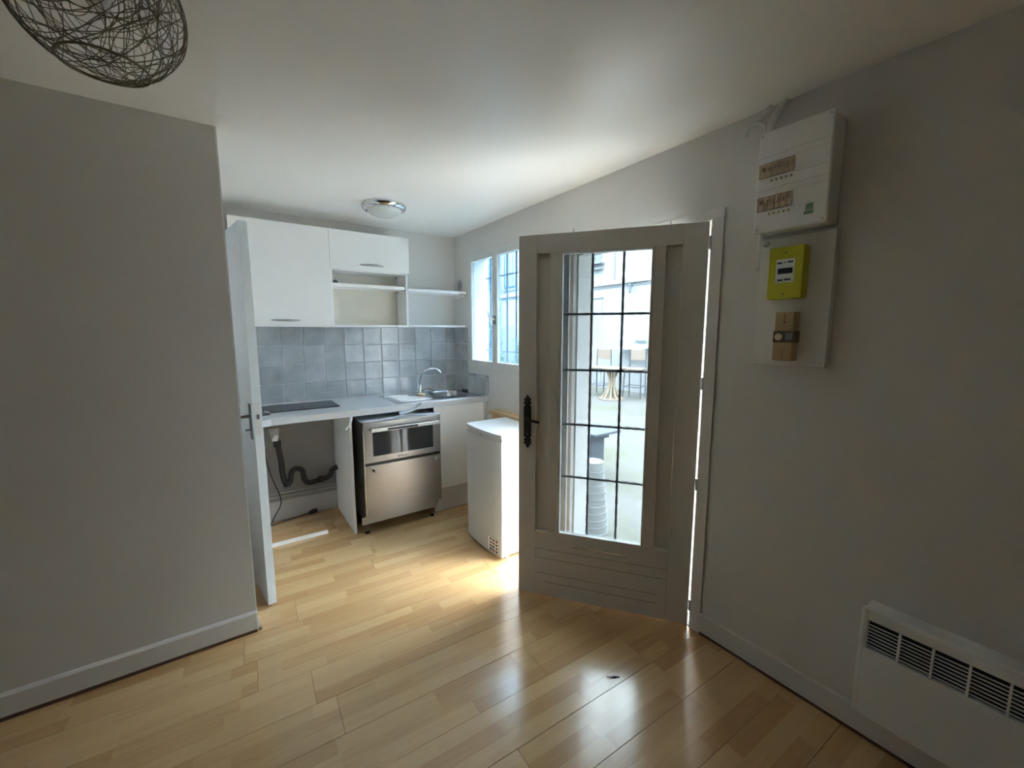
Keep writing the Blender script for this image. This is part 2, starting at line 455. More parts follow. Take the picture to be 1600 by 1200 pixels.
dbox('stile', 'doorpaint', (.174, .226, T0, 0, .374, 1.840), .002)
dbox('stile', 'doorpaint', (.661, .716, T0, 0, .374, 1.840), .002)
dbox('top_rail', 'doorpaint', (.105, .784, T0, 0, 1.838, 1.930), .002)
bp_ = dbox('bottom_panel', 'doorpaint', (.105, .784, T0, 0, .006, .374), .002)
dbox('side_panel', 'doorpaint', (.105, .174, T0 + .006, -.024, .374, 1.838), .0)
dbox('side_panel', 'doorpaint', (.716, .784, T0 + .006, -.024, .374, 1.838), .0)
for z, a, c in ((.276, .108, .786), (.224, .108, .786), (.135, .15, .776), (.087, .15, .73)):
    dbox('groove', 'doorgroove', (a, c, -.002, .0006, z - .0012, z + .0012), 0)
dbox('groove', 'doorgroove', (.785, .7868, -.002, .0006, .224, .276), 0)
# glazing with white beads
for dims in ((.226, .236, -.024, .003, .374, 1.838), (.651, .661, -.024, .003, .374, 1.838), (.236, .651, -.024, .003, .374, .384), (.236, .651, -.024, .003, 1.828, 1.838)):
    dbox('glazing_bead', 'trim', dims, .0015)
dbox('pane', 'glass', (.234, .653, -.024, -.020, .382, 1.830))
# wrought iron twisted bars behind the glass
for s in (.362, .510):
    n = 60
    MB().tube([DM @ Vector((s, -.034, .378 + (1.456) * i / n)) for i in range(n + 1)], .0068, 4, twist=.62).build('bar', 'griddle', door)
for z in (1.537, 1.256, .972, .689):
    n = 24
    MB().tube([DM @ Vector((.230 + .427 * i / n, -.034, z)) for i in range(n + 1)], .0068, 4, twist=.62).build('bar', 'griddle', door)
# lock plate with fleur ends
half = [(.0, .145), (.005, .139), (.003, .134), (.012, .133), (.006, .124), (.018, .124), (.019, .112), (.012, .108), (.020, .104), (.019, .093), (.011, .092), (.013, .086), (.020, .080)]
out = [(x, z) for x, z in half] + [(x, -z) for x, z in reversed(half)]
out += [(-x, -z) for x, z in half[1:]] + [(-x, z) for x, z in reversed(half[1:])]
lp_ = MB().prism([(.829 + x, .979 + z) for x, z in out], 1, 0, .005, DM).build('lock_plate', 'iron', door)
tag(lp_, 'black iron lock plate with fleur ends')
MB().prism([(.829 + x, .979 + z) for x, z in ((-.015, -.078), (.015, -.078), (.015, .078), (-.015, .078))], 1, .005, .008, DM).build('raised_centre', 'iron', lp_)
MB().tube([DM @ Vector(p) for p in ((.829, .004, .998), (.829, .045, .998), (.822, .050, .998), (.79, .052, .994), (.752, .052, .988))], [.008, .008, .008, .007, .0075], 10).build('lever', 'iron', lp_, True)
MB().lathe([(.004, 0), (.004, .0015)], n=12, mx=(DM @ Matrix.Translation((.829, .0085, .915)) @ Matrix.Rotation(-math.pi / 2, 4, 'X'))).build('keyhole', 'satin', lp_)
# pull bar under the glass
pb = MB().tube([DM @ Vector(p) for p in ((.552, .024, .328), (.325, .024, .322))], .0045, 8).build('pull_bar', 'ivory', door, True)
for s, z in ((.565, .329), (.313, .322)):
    MB().box(s - .018, s + .018, 0, .006, z - .012, z + .012, .002, mx=DM).build('bracket', 'doorpaint', pb, True)
    MB().box(s - .007, s + .007, .004, .030, z - .006, z + .006, .002, mx=DM).build('bracket', 'ivory', pb, True)
# nails on the top edge
for s in (.60, .16):
    MB().tube([DM @ Vector((s, -.006, 1.922)), DM @ Vector((s + .002, -.006, 1.945))], .0016, 6).build('nail', 'browndark', door)
# hinges
for z in (1.838, 1.213, .733, .116):
    h = MB().tube([(1.7835, 1.042, z - .028), (1.7835, 1.042, z + .028)], .0065, 10).build('hinge', 'trim', door, True)
    MB().box(1.781, 1.7915, 1.024, 1.040, z - .026, z + .026, .001).build('leaf', 'trim', h, True)
# door frame
fr = thing('trim_2', (1.79, 1.0, 0), 'painted frame around the entrance opening', 'frame', kind='structure')
MB().box(1.780, 1.7905, .985, 1.0365, .0, 1.935, .002).build('jamb', 'doorpaint', fr, True)
MB().box(1.780, 1.7905, 1.945, 1.992, .0, 1.935, .002).build('jamb', 'doorpaint', fr, True)
MB().box(1.780, 1.7905, .985, 1.992, 1.935, 1.975, .002).build('head', 'doorpaint', fr, True)
box('stop', 'trim', (1.850, 1.90, 1.0445, 1.089, 0, 1.935), fr)
box('stop', 'trim', (1.846, 1.90, 1.931, 1.945, 0, 1.935), fr)
box('stop', 'trim', (1.850, 1.90, 1.089, 1.931, 1.920, 1.935), fr)
box('rebate', 'rebate', (1.7915, 1.815, 1.943, 1.945, 0, 1.935), fr)
box('sill', 'extgrey', (1.79, 2.03, 1.0445, 1.945, -.012, .004), fr)

# ================================================================== KITCHEN WINDOW
win = thing('window_1', (1.79, 2.81, WZ0), 'white two casement window over the counter', 'window', kind='structure')
fx0, fx1 = 1.783, 1.832
for nm, d in (('frame', (fx0, fx1, WY0, WY0 + .022, WZ0, WZ1)), ('frame', (fx0, fx1, WY1 - .022, WY1, WZ0, WZ1)), ('frame', (fx0, fx1, WY0 + .022, WY1 - .022, WZ0, WZ0 + .022)), ('frame', (fx0, fx1, WY0 + .022, WY1 - .022, WZ1 - .022, WZ1))):
    box(nm, 'trim', d, win, .003)
for (ya, yb) in ((WY0 + .023, 2.8105), (2.8115, WY1 - .023)):
    za, zb = WZ0 + .023, WZ1 - .023
    sa_ = .041; gi = .036
    sash = box('casement', 'trim', (1.779, 1.812, ya, ya + gi, za, zb), win, .003)
    box('rail', 'trim', (1.779, 1.812, yb - gi, yb, za, zb), sash, .003)
    box('rail', 'trim', (1.779, 1.812, ya + gi, yb - gi, za, za + sa_), sash, .003)
    box('rail', 'trim', (1.779, 1.812, ya + gi, yb - gi, zb - .033, zb), sash, .003)
    box('pane', 'wglass', (1.797, 1.801, ya + gi - .004, yb - gi + .004, za + sa_ - .004, zb - .029), sash)
hd = MB().box(1.771, 1.780, 2.787, 2.815, 1.512, 1.578, .003).build('handle_plate', 'satin', win, True)
MB().tube([(1.772, 2.80, 1.548), (1.745, 2.80, 1.548), (1.741, 2.806, 1.55)], .006, 8).build('handle_stem', 'ivory', hd, True)
MB().tube([(1.738, 2.848, 1.612), (1.738, 2.808, 1.552), (1.738, 2.792, 1.500)], [.007, .0095, .007], 8).build('handle_grip', 'white', hd, True)
gr = thing('window_grille', (1.965, 2.81, 1.05), 'blue grey iron bars outside the kitchen window', 'grille')
for y in (2.50, 2.64, 2.772, 2.903, 3.035, 3.160):
    MB().tube([(1.965, y, 1.135 + .0), (1.965, y, 2.10)], .0075, 8).build('bar', 'extgrey', gr, True)
for z in (1.285, 1.922):
    MB().tube([(1.965, WY0 - .0, z), (1.965, WY1, z)], .006, 6).build('crossbar', 'extgrey', gr, True)

# ================================================================== INNER DOOR (left, seen almost edge on)
ID = Vector((.088, 2.400, 0)); IT = Vector((-.164, .9865, 0)).normalized(); IN = Vector((IT.y, -IT.x, 0))
IM = Matrix(((IT.x, IN.x, 0, ID.x), (IT.y, IN.y, 0, ID.y), (0, 0, 1, 0), (0, 0, 0, 1)))   # local x from the free edge, y to the kitchen
d2 = thing('door_2', ID, 'flat white inner door opened into the kitchen', 'door', kind='structure')
MB().box(0, .722, 0, .040, .008, 1.975, .0015, 1, IM).build('leaf', 'bluedoor', d2, True)
for side, y0, y1, ys in ((-1, -.005, 0, -1), (1, .040, .045, 1)):
    pl_ = MB().box(.032, .072, y0, y1, .905, 1.09, .0015, 2, IM).build('handle_plate', 'satin', d2, True)
    yy = y0 if ys < 0 else y1
    MB().tube([IM @ Vector(p) for p in ((.052, yy, 1.025), (.052, yy + ys * .038, 1.025), (.062, yy + ys * .044, 1.025), (.10, yy + ys * .044, 1.022), (.155, yy + ys * .042, 1.020))], .0075, 10).build('lever', 'satin', pl_, True)
    MB().tube([IM @ Vector(p) for p in ((.052, yy, .955), (.052, yy + ys * .022, .955))], .004, 8).build('key', 'satin', pl_, True)
lt = MB().box(-.0012, .0, .010, .030, .93, 1.10, 0, 1, IM).build('lock_face', 'trim', d2)
MB().box(-.010, -.001, .014, .026, 1.015, 1.04, .002, 1, IM).build('latch', 'chrome', lt, True)
fr2 = thing('trim_3', (-.02, 2.34, 0), 'narrow frame of the inner doorway', 'frame', kind='structure')
box('jamb', 'trim', (-.062, .024, 2.333, 2.352, 0, 1.995), fr2)
box('jamb', 'trim', (-.062, .020, 3.128, 3.135, 0, 1.995), fr2)
box('head', 'trim', (-.062, .020, 2.352, 3.128, 1.983, 1.995), fr2)

# ================================================================== BACKSPLASH TILES (parts of the back wall and right wall)
box('shaded_recess_wall', 'shadewall', (.02, .671, YB - .004, YB, .16, .868), wall_back)  # thin panel whose dark colour paints the shade of the recess
box('grout_bed', 'grout', (.02, XR, YB - .006, YB, .905, 1.492), wall_back)
wall_right = bpy.data.objects['wall_right']
MB().box(XR - .004, XR, 3.27, YB - .006, .905, 1.492).box(XR - .004, XR, 2.91, 3.27, .905, 1.088).build('grout_bed', 'grout', wall_right)
def tile_mesh(w, h):
    mb = MB(); bm = mb.bm
    g = .0017; d = .0085
    nx = 3
    def ring(ins, y): return [bm.verts.new((x, y, z)) for x, z in ((-w / 2 + ins, -h / 2 + ins), (w / 2 - ins, -h / 2 + ins), (w / 2 - ins, h / 2 - ins), (-w / 2 + ins, h / 2 - ins))]
    A = ring(g, 0); B = ring(g, -d * .85); Dd = ring(g + .0022, -d)
    for P, Q in ((A, B), (B, Dd)):
        for i in range(4): bm.faces.new((P[i], P[(i + 1) % 4], Q[(i + 1) % 4], Q[i]))
    bm.faces.new(Dd); bm.faces.new(A)
    bmesh.ops.recalc_face_normals(bm, faces=bm.faces[:])
    me = bpy.data.meshes.new('tile'); bm.to_mesh(me); bm.free()
    me.materials.append(M['tile']); return me
TW, TH_ = .1496, .1437
tm = {}
trng = random.Random(11)
def put_tile(x, z, w, h, parent, rz=0, y=YB - .003, xx=None):
    key = (round(w, 4), round(h, 4))
    if key not in tm: tm[key] = tile_mesh(w, h)
    o = bpy.data.objects.new('tile', tm[key]); COL.objects.link(o); o.parent = parent
    o.location = (x, y, z) if xx is None else (xx, y, z)
    o.rotation_euler = (trng.uniform(-.018, .018), trng.uniform(-.004, .004), rz + trng.uniform(-.022, .022))
xs = [.1885 + TW * k for k in range(-1, 11)] + [XR - .006]
for i in range(len(xs) - 1):
    for j in range(4):
        put_tile((xs[i] + xs[i + 1]) / 2, .915 + TH_ * (j + .5), xs[i + 1] - xs[i], TH_, wall_back)
for j in range(4):      # narrow returns on the window wall
    put_tile(0, .915 + TH_ * (j + .5), .126, TH_, wall_right, math.radians(-90), 3.447, XR - .002)
    put_tile(0, .915 + TH_ * (j + .5), .115, TH_, wall_right, math.radians(-90), 3.3255, XR - .002) if j < 1 else None
for y_, w_ in ((3.193, .149), (3.043, .149), (2.9385, .06)):
    put_tile(0, .915 + TH_ * .5, w_, TH_, wall_right, math.radians(-90), y_, XR - .002)
for y_, w_ in ((3.193, .149), (3.043, .149), (2.9385, .06)):
    put_tile(0, .915 + TH_ + .0145, w_, .029, wall_right, math.radians(-90), y_, XR - .002)
for j in (1, 2, 3):
    put_tile(0, .915 + TH_ * (j + .5), .115, TH_, wall_right, math.radians(-90), 3.3255, XR - .002)

# ================================================================== WALL CABINETS AND SHELVES
CY = 3.292     # front of carcasses
tall = thing('wall_cabinet', (.365, 3.4, 1.487), 'wide white wall cabinet with one plain door beside the inner door', 'cabinet')
for d in ((.066, .082, CY, YB, 1.487, 2.186), (.648, .664, CY, YB, 1.487, 2.186), (.082, .648, CY, YB, 2.170, 2.186), (.082, .648, CY, YB, 1.487, 1.503), (.082, .648, YB - .012, YB - .006, 1.503, 2.170)):
    box('panel', 'white', d, tall)
dr = box('cabinet_door', 'white', (.064, .6635, CY - .018, CY - .0005, 1.494, 2.190), tall, .0015)
def bow_handle(xa, xb, z, y, parent):
    n = 12; pts = []; rad = []
    for i in range(n + 1):
        t = i / n; pts.append((xa + (xb - xa) * t, y - .004 - .020 * math.sin(math.pi * t), z)); rad.append(.0035 + .0045 * math.sin(math.pi * t))
    return MB().tube(pts, rad, 10).build('handle', 'handlemetal', parent, True)
bow_handle(.270, .446, 1.531, CY - .018, dr)
un = thing('wall_cabinet', (.96, 3.4, 1.487), 'white wall cabinet with flap door above an open niche', 'cabinet')
for nm, m_, d in (('side_panel', 'white', (.666, .680, CY, YB, 1.487, 2.186)), ('side_panel', 'white', (1.236, 1.252, CY, YB, 1.487, 2.186)), ('top_panel', 'white', (.680, 1.236, CY, YB, 2.170, 2.186)),
                  ('bottom_panel', 'white', (.680, 1.236, CY, YB, 1.487, 1.503)), ('divider', 'white', (.680, 1.236, CY, YB, 1.905, 1.921)), ('back_panel', 'cream', (.680, 1.236, YB - .014, YB - .004, 1.503, 2.17)),
                  ('shelf', 'white', (.681, 1.226, CY + .004, YB - .014, 1.787, 1.811))):
    box(nm, m_, d, un)
fd = box('flap_door', 'white', (.6655, 1.262, CY - .018, CY - .0005, 1.912, 2.190), un, .0015)
bow_handle(.878, 1.050, 1.952, CY - .018, fd)
for x, y, z in ((.684, 3.36, 1.783), (1.222, 3.31, 1.784), (1.222, 3.49, 1.784), (1.222, 3.49, 1.90)):
    MB().tube([(x, y, z), (x + (.012 if x > 1 else -.004), y, z)], .004, 8).build('shelf_pin', 'browndark', un)
sk = MB().lathe([(.022, 0), (.022, .008), (.016, .010)], n=16, mx=frame3((.742, YB - .014, 1.835), (1, 0, 0), (0, 0, 1))).build('socket_rim', 'satin', un, True)
MB().lathe([(.013, .0), (.013, .011)], n=12, mx=frame3((.742, YB - .014, 1.835), (1, 0, 0), (0, 0, 1))).build('socket_hole', 'browndark', sk, True)
us = thing('wall_shelf', (1.52, 3.4, 1.775), 'upper white wall shelf in the corner by the window', 'shelf')
box('board', 'white', (1.2535, 1.788, CY + .002, YB, 1.778, 1.802), us, .003)
for x, y in ((1.76, 3.315), (1.70, 3.45)):
    MB().tube([(x, y, 1.777), (x, y, 1.764), (x + .010, y - .006, 1.757), (x + .016, y - .01, 1.766)], .0028, 6).build('cup_hook', 'white', us, True)
box('batten', 'white', (1.772, 1.788, 3.33, YB - .002, 1.755, 1.777), us)
ls = thing('wall_shelf', (1.52, 3.4, 1.48), 'lower white wall shelf resting above the grey tiles', 'shelf')
pts = [(1.2535, CY), (1.745, CY), (1.768, CY + .005), (1.782, CY + .018), (1.788, CY + .04), (1.788, YB - .014), (1.2535, YB - .014)]
MB().prism(pts, 2, 1.492, 1.507).build('board', 'white', ls)
vt = thing('air_vent', (1.785, 3.41, 1.80), 'small round louvred air vent above the upper shelf', 'vent')
vm = frame3((XR, 3.412, 1.868), (0, -1, 0), (0, 0, 1))
MB().lathe([(.052, 0), (.052, .006), (.046, .008), (.046, 0)], n=28, mx=vm).build('rim', 'greyplinth', vt, True)
MB().lathe([(.046, 0.0002), (.046, .001)], n=28, mx=vm).build('backing', 'ink', vt)
for k in range(7):
    z = -.036 + .012 * k; w = math.sqrt(.045 ** 2 - z * z)
    MB().box(-w, w, z - .0033, z + .0033, .001, .007, 0, 1, vm).build('slat', 'greyplinth', vt)

# ================================================================== KITCHEN CEILING LAMP
cl = thing('ceiling_lamp', (.955, 2.905, ZC - .08), 'round chrome rimmed ceiling lamp with frosted glass dome', 'lamp')
LC = (.955, 2.905, ZC)
MB().lathe([(.148, 0), (.150, -.012), (.140, -.030), (.122, -.038), (.112, -.036), (.112, -.028)], LC, 40).build('rim', 'chrome', cl, True)
MB().lathe([(.116, -.026), (.112, -.040), (.098, -.056), (.07, -.070), (.035, -.077), (.004, -.079)], LC, 40).build('dome', 'frost', cl, True)
for a in (.5, 2.6, 4.7):
    MB().lathe([(.008, 0), (.008, -.008), (.004, -.012)], (LC[0] + .118 * math.cos(a), LC[1] + .118 * math.sin(a), ZC - .034), 10).build('clip', 'chrome', cl, True)

# ================================================================== WORKTOP, HOB, SINK
WT = .912
wt = thing('worktop', (.95, 3.2, .87), 'grey laminate kitchen worktop running along the tiled wall', 'worktop')
FYw = 2.925
# outline with a sink cut-out made of four slabs around the basin
def slab(pts): return MB().prism(pts, 2, .869, WT)
bx0, bx1, by0, by1 = 1.405, 1.745, 3.11, 3.43
b = MB()
b.prism([(.065, 2.872), (.142, 2.872), (.2, FYw), (bx0, FYw), (bx0, YB - .001), (.03, YB - .001), (.03, 3.14), (.065, 3.0)], 2, .869, WT)
b.box(bx0, bx1, FYw, by0, .869, WT); b.box(bx0, bx1, by1, YB - .001, .869, WT)
b.box(bx1, XR - .002, FYw, YB - .001, .869, WT)
b.build('slab', 'worktop', wt)
MB().tube([(.2, FYw + .003, WT - .004), (1.788, FYw + .003, WT - .004)], .0045, 8).build('front_edge', 'worktop', wt, True)
MB().box(.045, XR - .012, YB - .020, YB - .0125, WT, WT + .006).build('sealing_strip', 'greyplinth', wt)
hob = thing('hob', (.42, 3.29, WT), 'black glass hob set into the worktop', 'hob')
MB().box(.135, .653, 3.139, 3.436, WT, WT + .006, .002).build('glass_top', 'hob', hob, True)
for x, y, r in ((.27, 3.22, .07), (.27, 3.36, .09), (.52, 3.22, .09), (.52, 3.36, .07)):
    MB().lathe([(r, .0), (r, .0004), (r - .002, .0004), (r - .002, 0)], (x, y, WT + .006), 32).build('zone_ring', 'extgrey', hob)
sink = thing('sink', (1.40, 3.26, .78), 'stainless steel sink with round cornered basin and drainer', 'sink')
sx0, sx1, sy0, sy1 = 1.033, 1.772, 2.985, 3.478
bm0 = MB(); bm = bm0.bm
def rrect(x0, x1, y0, y1, r, z, n=6):
    ps = []
    for cx, cy, a0 in ((x1 - r, y1 - r, 0), (x0 + r, y1 - r, 90), (x0 + r, y0 + r, 180), (x1 - r, y0 + r, 270)):
        for i in range(n + 1):
            a = math.radians(a0 + 90 * i / n); ps.append((cx + r * math.cos(a), cy + r * math.sin(a), z))
    return [bm.verts.new(p) for p in ps]
rings = [rrect(sx0, sx1, sy0, sy1, .02, WT), rrect(sx0 + .002, sx1 - .002, sy0 + .002, sy1 - .002, .02, WT + .005), rrect(sx0 + .010, sx1 - .010, sy0 + .010, sy1 - .010, .02, WT + .004),
         rrect(bx0 + .012, bx1 - .008, by0 + .008, by1 - .008, .10, WT + .003), rrect(bx0 + .018, bx1 - .014, by0 + .014, by1 - .014, .095, WT - .006), rrect(bx0 + .030, bx1 - .026, by0 + .026, by1 - .026, .085, WT - .11), rrect(bx0 + .06, bx1 - .056, by0 + .056, by1 - .056, .06, WT - .135)]
for A, B in zip(rings, rings[1:]):
    for i in range(len(A)): bm.faces.new((A[i], A[(i + 1) % len(A)], B[(i + 1) % len(A)], B[i]))
bm.faces.new(rings[-1])
bm0.build('bowl', 'sinksteel', sink, True)
for k in range(6):
    y = 3.08 + .062 * k
    MB().tube([(1.085, y, WT + .0035), (1.345, y, WT + .0035)], .0035, 6).build('drain_rib', 'sinksteel', sink, True)
tap = thing('tap', (1.372, 3.405, WT), 'chrome swan neck mixer tap at the sink', 'tap')
TBx, TBy = 1.372, 3.395
MB().lathe([(.026, .0045), (.026, .010), (.020, .016), (.019, .075), (.015, .082)], (TBx, TBy, WT), 20).build('body', 'chrome', tap, True)
arc = [(TBx, TBy, WT + .07), (TBx - .004, TBy, WT + .12), (TBx + .01, TBy - .01, WT + .165), (TBx + .045, TBy - .02, WT + .205), (TBx + .09, TBy - .03, WT + .221), (TBx + .13, TBy - .04, WT + .218), (TBx + .165, TBy - .05, WT + .20), (TBx + .178, TBy - .053, WT + .178)]
MB().tube(arc, .0095, 10).build('spout', 'chrome', tap, True)
MB().tube([(TBx + .012, TBy - .008, WT + .035), (TBx + .05, TBy - .03, WT + .055), (TBx + .11, TBy - .05, WT + .030)], [.012, .009, .006], 10).build('lever', 'chrome', tap, True)
sp_ = MB().lathe([(.030, 0), (.034, .004), (.034, .016), (.028, .020)], (1.318, 3.232, WT + .0075), 20).build('sponge', 'sponge', None, True)
tag(sp_, 'small round beige sponge on the sink drainer below the tap', 'sponge')
pg = thing('sink_plug', (1.757, 3.30, WT), 'black rubber sink plug in the corner of the worktop', 'plug')
MB().lathe([(.030, .0), (.033, .006), (.026, .012)], (1.752, 3.283, WT + .006), 18).build('stopper', 'black', pg, True)
MB().tube([(1.752, 3.283, WT + .015), (1.745, 3.29, WT + .027), (1.735, 3.293, WT + .016)], .004, 6).build('ring', 'black', pg, True)

# ================================================================== BASE UNITS
sp = box('side_panel', 'white', (.672, .688, 2.967, 3.503, 0, .868), None, .001)
tag(sp, 'white end panel standing left of the oven', 'panel')
sc = thing('sink_cabinet', (1.54, 3.2, 0), 'white sink base cabinet right of the oven', 'cabinet')
box('carcass', 'white', (1.345, 1.762, 2.974, 3.50, .19, .745), sc)
box('cabinet_door', 'white', (1.302, 1.757, 2.955, 2.973, .192, .866), sc, .0015)
box('plinth', 'greyplinth', (1.302, 1.762, 2.972, 2.985, 0, .186), sc)
box('filler', 'trim', (1.762, 1.786, 2.962, 3.0, 0, .866), sc, .001)
box('side', 'white', (1.326, 1.342, 2.974, 3.50, 0, .866), sc)
box('side', 'white', (1.764, 1.780, 3.001, 3.50, 0, .866), sc)

# ================================================================== OVEN / DISHWASHER COMBI
OY = 2.870
ov = thing('oven', (1.03, 3.1, 0), 'stainless steel oven over dishwasher pulled out under the worktop', 'oven')
box('body', 'black', (.738, 1.297, 2.905, 3.44, .105, .822), ov)
box('side_sheet', 'steel', (.733, .7375, 2.90, 3.42, .10, .823), ov)
box('top_sheet', 'stripmetal', (.735, 1.298, 2.895, 3.30, .8225, .8265), ov)
od = box('oven_door', 'steel', (.741, 1.317, OY, 2.902, .533, .822), ov, .004)
box('window', 'ovenglass', (.800, 1.253, OY - .0012, OY + .004, .578, .762), od)
box('mullion', 'black', (1.000, 1.012, OY - .0016, OY, .578, .762), od)
MB().box(.783, 1.295, OY - .044, OY - .030, .760, .784, .003).build('handle', 'silver', od, True)
for x in (.790, 1.288): box('handle_mount', 'steel', (x - .008, x + .008, OY - .030, OY, .765, .782), od, .002)
box('control_strip', 'black', (.895, 1.12, OY - .0452, OY - .0438, .764, .780), od)
tag(text_mesh('CANDY', .019, 'lettering', 'ink', od, frame3((1.025, OY - .001, .552), (1, 0, 0), (0, 0, 1)), .3), 'dark lettering under the oven window')
MB().lathe([(.009, 0), (.009, .0008)], n=10, mx=frame3((.984, OY - .0002, .552), (1, 0, 0), (0, 0, 1)), sy=.55).build('emblem', 'ink', od)
box('gap_strip', 'black', (.744, 1.314, OY + .008, 2.903, .512, .533), ov)
ld = box('dishwasher_door', 'steel', (.741, 1.317, OY, 2.902, .142, .512), ov, .004)
for x in (.790, 1.276):
    kn = MB().lathe([(.011, 0), (.011, .004), (.007, .008), (.007, .016), (.010, .020), (.010, .028)], n=14, mx=frame3((x, OY, .486 if x < 1 else .482), (1, 0, 0), (0, 0, 1))).build('knob', 'chrome', ld, True)
    MB().tube([(x, OY - .024, .486 if x < 1 else .482), (x + .012, OY - .025, .470)], .004, 6).build('tab', 'black', kn, True)
MB().box(.708, 1.284, 2.886, 2.900, .084, .1405, .001).build('kick_plate', 'steel', ov, True)
box('door_track', 'chrome', (.733, .741, OY + .002, OY + .012, .14, .80), ov, .002)
for x, y in ((.752, 2.930), (1.255, 2.930), (.76, 3.38), (1.26, 3.38)):
    ft = MB().lathe([(.006, .01), (.006, .108)], (x, y, 0), 10).build('foot', 'chrome', ov, True)
    MB().lathe([(.017, 0), (.019, .004), (.012, .013)], (x, y, 0), 14).build('foot_pad', 'black', ft, True)
# bent strip lying over the oven and curling up against the worktop
def ribbon(path, half, th, name, m, parent):
    mb = MB(); bm = mb.bm; rings = []
    n = len(path)
    for i in range(n):
        p = Vector(path[i]); t = Vector(path[min(i + 1, n - 1)]) - Vector(path[max(i - 1, 0)]); t.normalize()
        s = Vector(half[i]) if isinstance(half, list) else Vector(half); nn = t.cross(s).normalized() * th / 2
        rings.append([bm.verts.new(q) for q in (p + s + nn, p - s + nn, p - s - nn, p + s - nn)])
    for A, B in zip(rings, rings[1:]):
        for k in range(4): bm.faces.new((A[k], A[(k + 1) % 4], B[(k + 1) % 4], B[k]))
    bm.faces.new(rings[0]); bm.faces.new(rings[-1])
    return mb.build(name, m, parent, True)
ts = ribbon([(.745, 2.862, .838), (.86, 2.862, .840), (.96, 2.862, .846), (1.02, 2.862, .854), (1.08, 2.862, .852), (1.18, 2.862, .842), (1.312, 2.862, .834)], (0, .018, .0), .003, 'trim_strip', 'stripmetal', None)
tag(ts, 'pale wavy trim strip lying on top of the oven front', 'strip')
hz = ribbon([(1.00, 2.878, .862), (1.05, 2.876, .866), (1.09, 2.874, .876), (1.12, 2.870, .893), (1.145, 2.866, .912), (1.165, 2.864, .925)], (0, .016, .004), .004, 'seal_strip', 'stripmetal', None)
tag(hz, 'grey bent strip end curling up in front of the worktop edge', 'strip')
cp = thing('cable_stub', (.655, 2.96, .77), 'short white cable end hanging at the top of the end panel', 'cable')
MB().tube([(.684, 2.957, .868), (.680, 2.950, .845), (.672, 2.945, .825)], .010, 8).build('clip', 'whiteplastic', cp, True)
MB().tube([(.672, 2.945, .826), (.664, 2.945, .812), (.668, 2.945, .80), (.655, 2.945, .795), (.650, 2.948, .785), (.643, 2.948, .776)], .006, 8).build('wire_end', 'trim', cp, True)

# ================================================================== UNDER THE EMPTY COUNTER
dp = thing('drain_pipe', (.42, 3.43, .3), 'dark grey bent plastic drain pipe on the wall under the counter', 'pipe')
path = [(.245, .70), (.262, .628), (.278, .493), (.281, .42), (.290, .345), (.308, .312), (.332, .330), (.340, .385), (.360, .412), (.390, .414), (.418, .392), (.426, .330), (.445, .296), (.475, .288), (.537, .297), (.592, .305), (.618, .33), (.632, .362), (.668, .376)]
def smooth(ps, n=4):
    out = []
    P = [Vector(p) for p in ps]
    for i in range(len(P) - 1):
        a, b_, c, d = P[max(i - 1, 0)], P[i], P[i + 1], P[min(i + 2, len(P) - 1)]
        for k in range(n):
            t = k / n
            out.append(.5 * ((2 * b_) + (c - a) * t + (2 * a - 5 * b_ + 4 * c - d) * t * t + (3 * b_ - a - 3 * c + d) * t ** 3))
    out.append(P[-1]); return out
MB().tube(smooth([(x, 3.43, z) for x, z in path], 3), .020, 12).build('pipe', 'drain', dp, True)
for x, z, r in ((.262, .628, .026), (.308, .314, .0255), (.540, .300, .0245)):
    MB().lathe([(r, -.02), (r, .02)], (x, 3.43, z), 16).build('collar', 'drain', dp, True)
fn = MB().lathe([(.020, .665), (.030, .70), (.036, .715), (.038, .752), (.033, .752), (.030, .72)], (.246, 3.43, 0), 18).build('funnel', 'pipewhite', dp, True)
MB().lathe([(.022, .655), (.023, .69), (.027, .70)], (.250, 3.424, 0), 8).build('tape', 'white', fn)
for k, z in enumerate((.224, .198)):
    o = MB().tube([(.021, 3.488, z + .002), (.668, 3.488, z - .004)], .0085, 10).build('wall_pipe', 'pipewhite', None, True)
    tag(o, ('upper' if k == 0 else 'lower') + ' thin painted pipe along the wall under the counter', 'pipe', 'painted pipes under the counter')
kb = MB().tube(smooth([(.175, 3.34, .62), (.181, 3.33, .533), (.205, 3.32, .414), (.243, 3.31, .285), (.250, 3.30, .232), (.236, 3.29, .186), (.19, 3.27, .12), (.15, 3.25, .035), (.11, 3.24, .026)]), .004, 8).build('black_cable', 'black', None, True)
tag(kb, 'black cable looping down under the empty counter', 'cable')
pc = thing('power_plug', (.45, 3.44, .02), 'black power plug and lead lying on the floor under the counter', 'plug')
MB().tube(smooth([(.12, 3.38, .0262), (.193, 3.395, .0262), (.303, 3.43, .0262), (.40, 3.455, .028), (.452, 3.463, .032)]), .0045, 8).build('lead', 'black', pc, True)
MB().tube([(.445, 3.462, .032), (.475, 3.468, .034), (.505, 3.474, .036)], [.010, .018, .016], 10).build('head', 'black', pc, True)
bd = thing('board_offcut', (.33, 3.25, 0), 'loose wood board with white edge on the floor under the counter', 'board')
MB().box(.10, .515, 3.105, 3.425, .0005, .0195).build('board', 'laminate', bd)
MB().box(.10, .515, 3.085, 3.1045, .0005, .022, .001).build('edge_strip', 'white', bd, True)

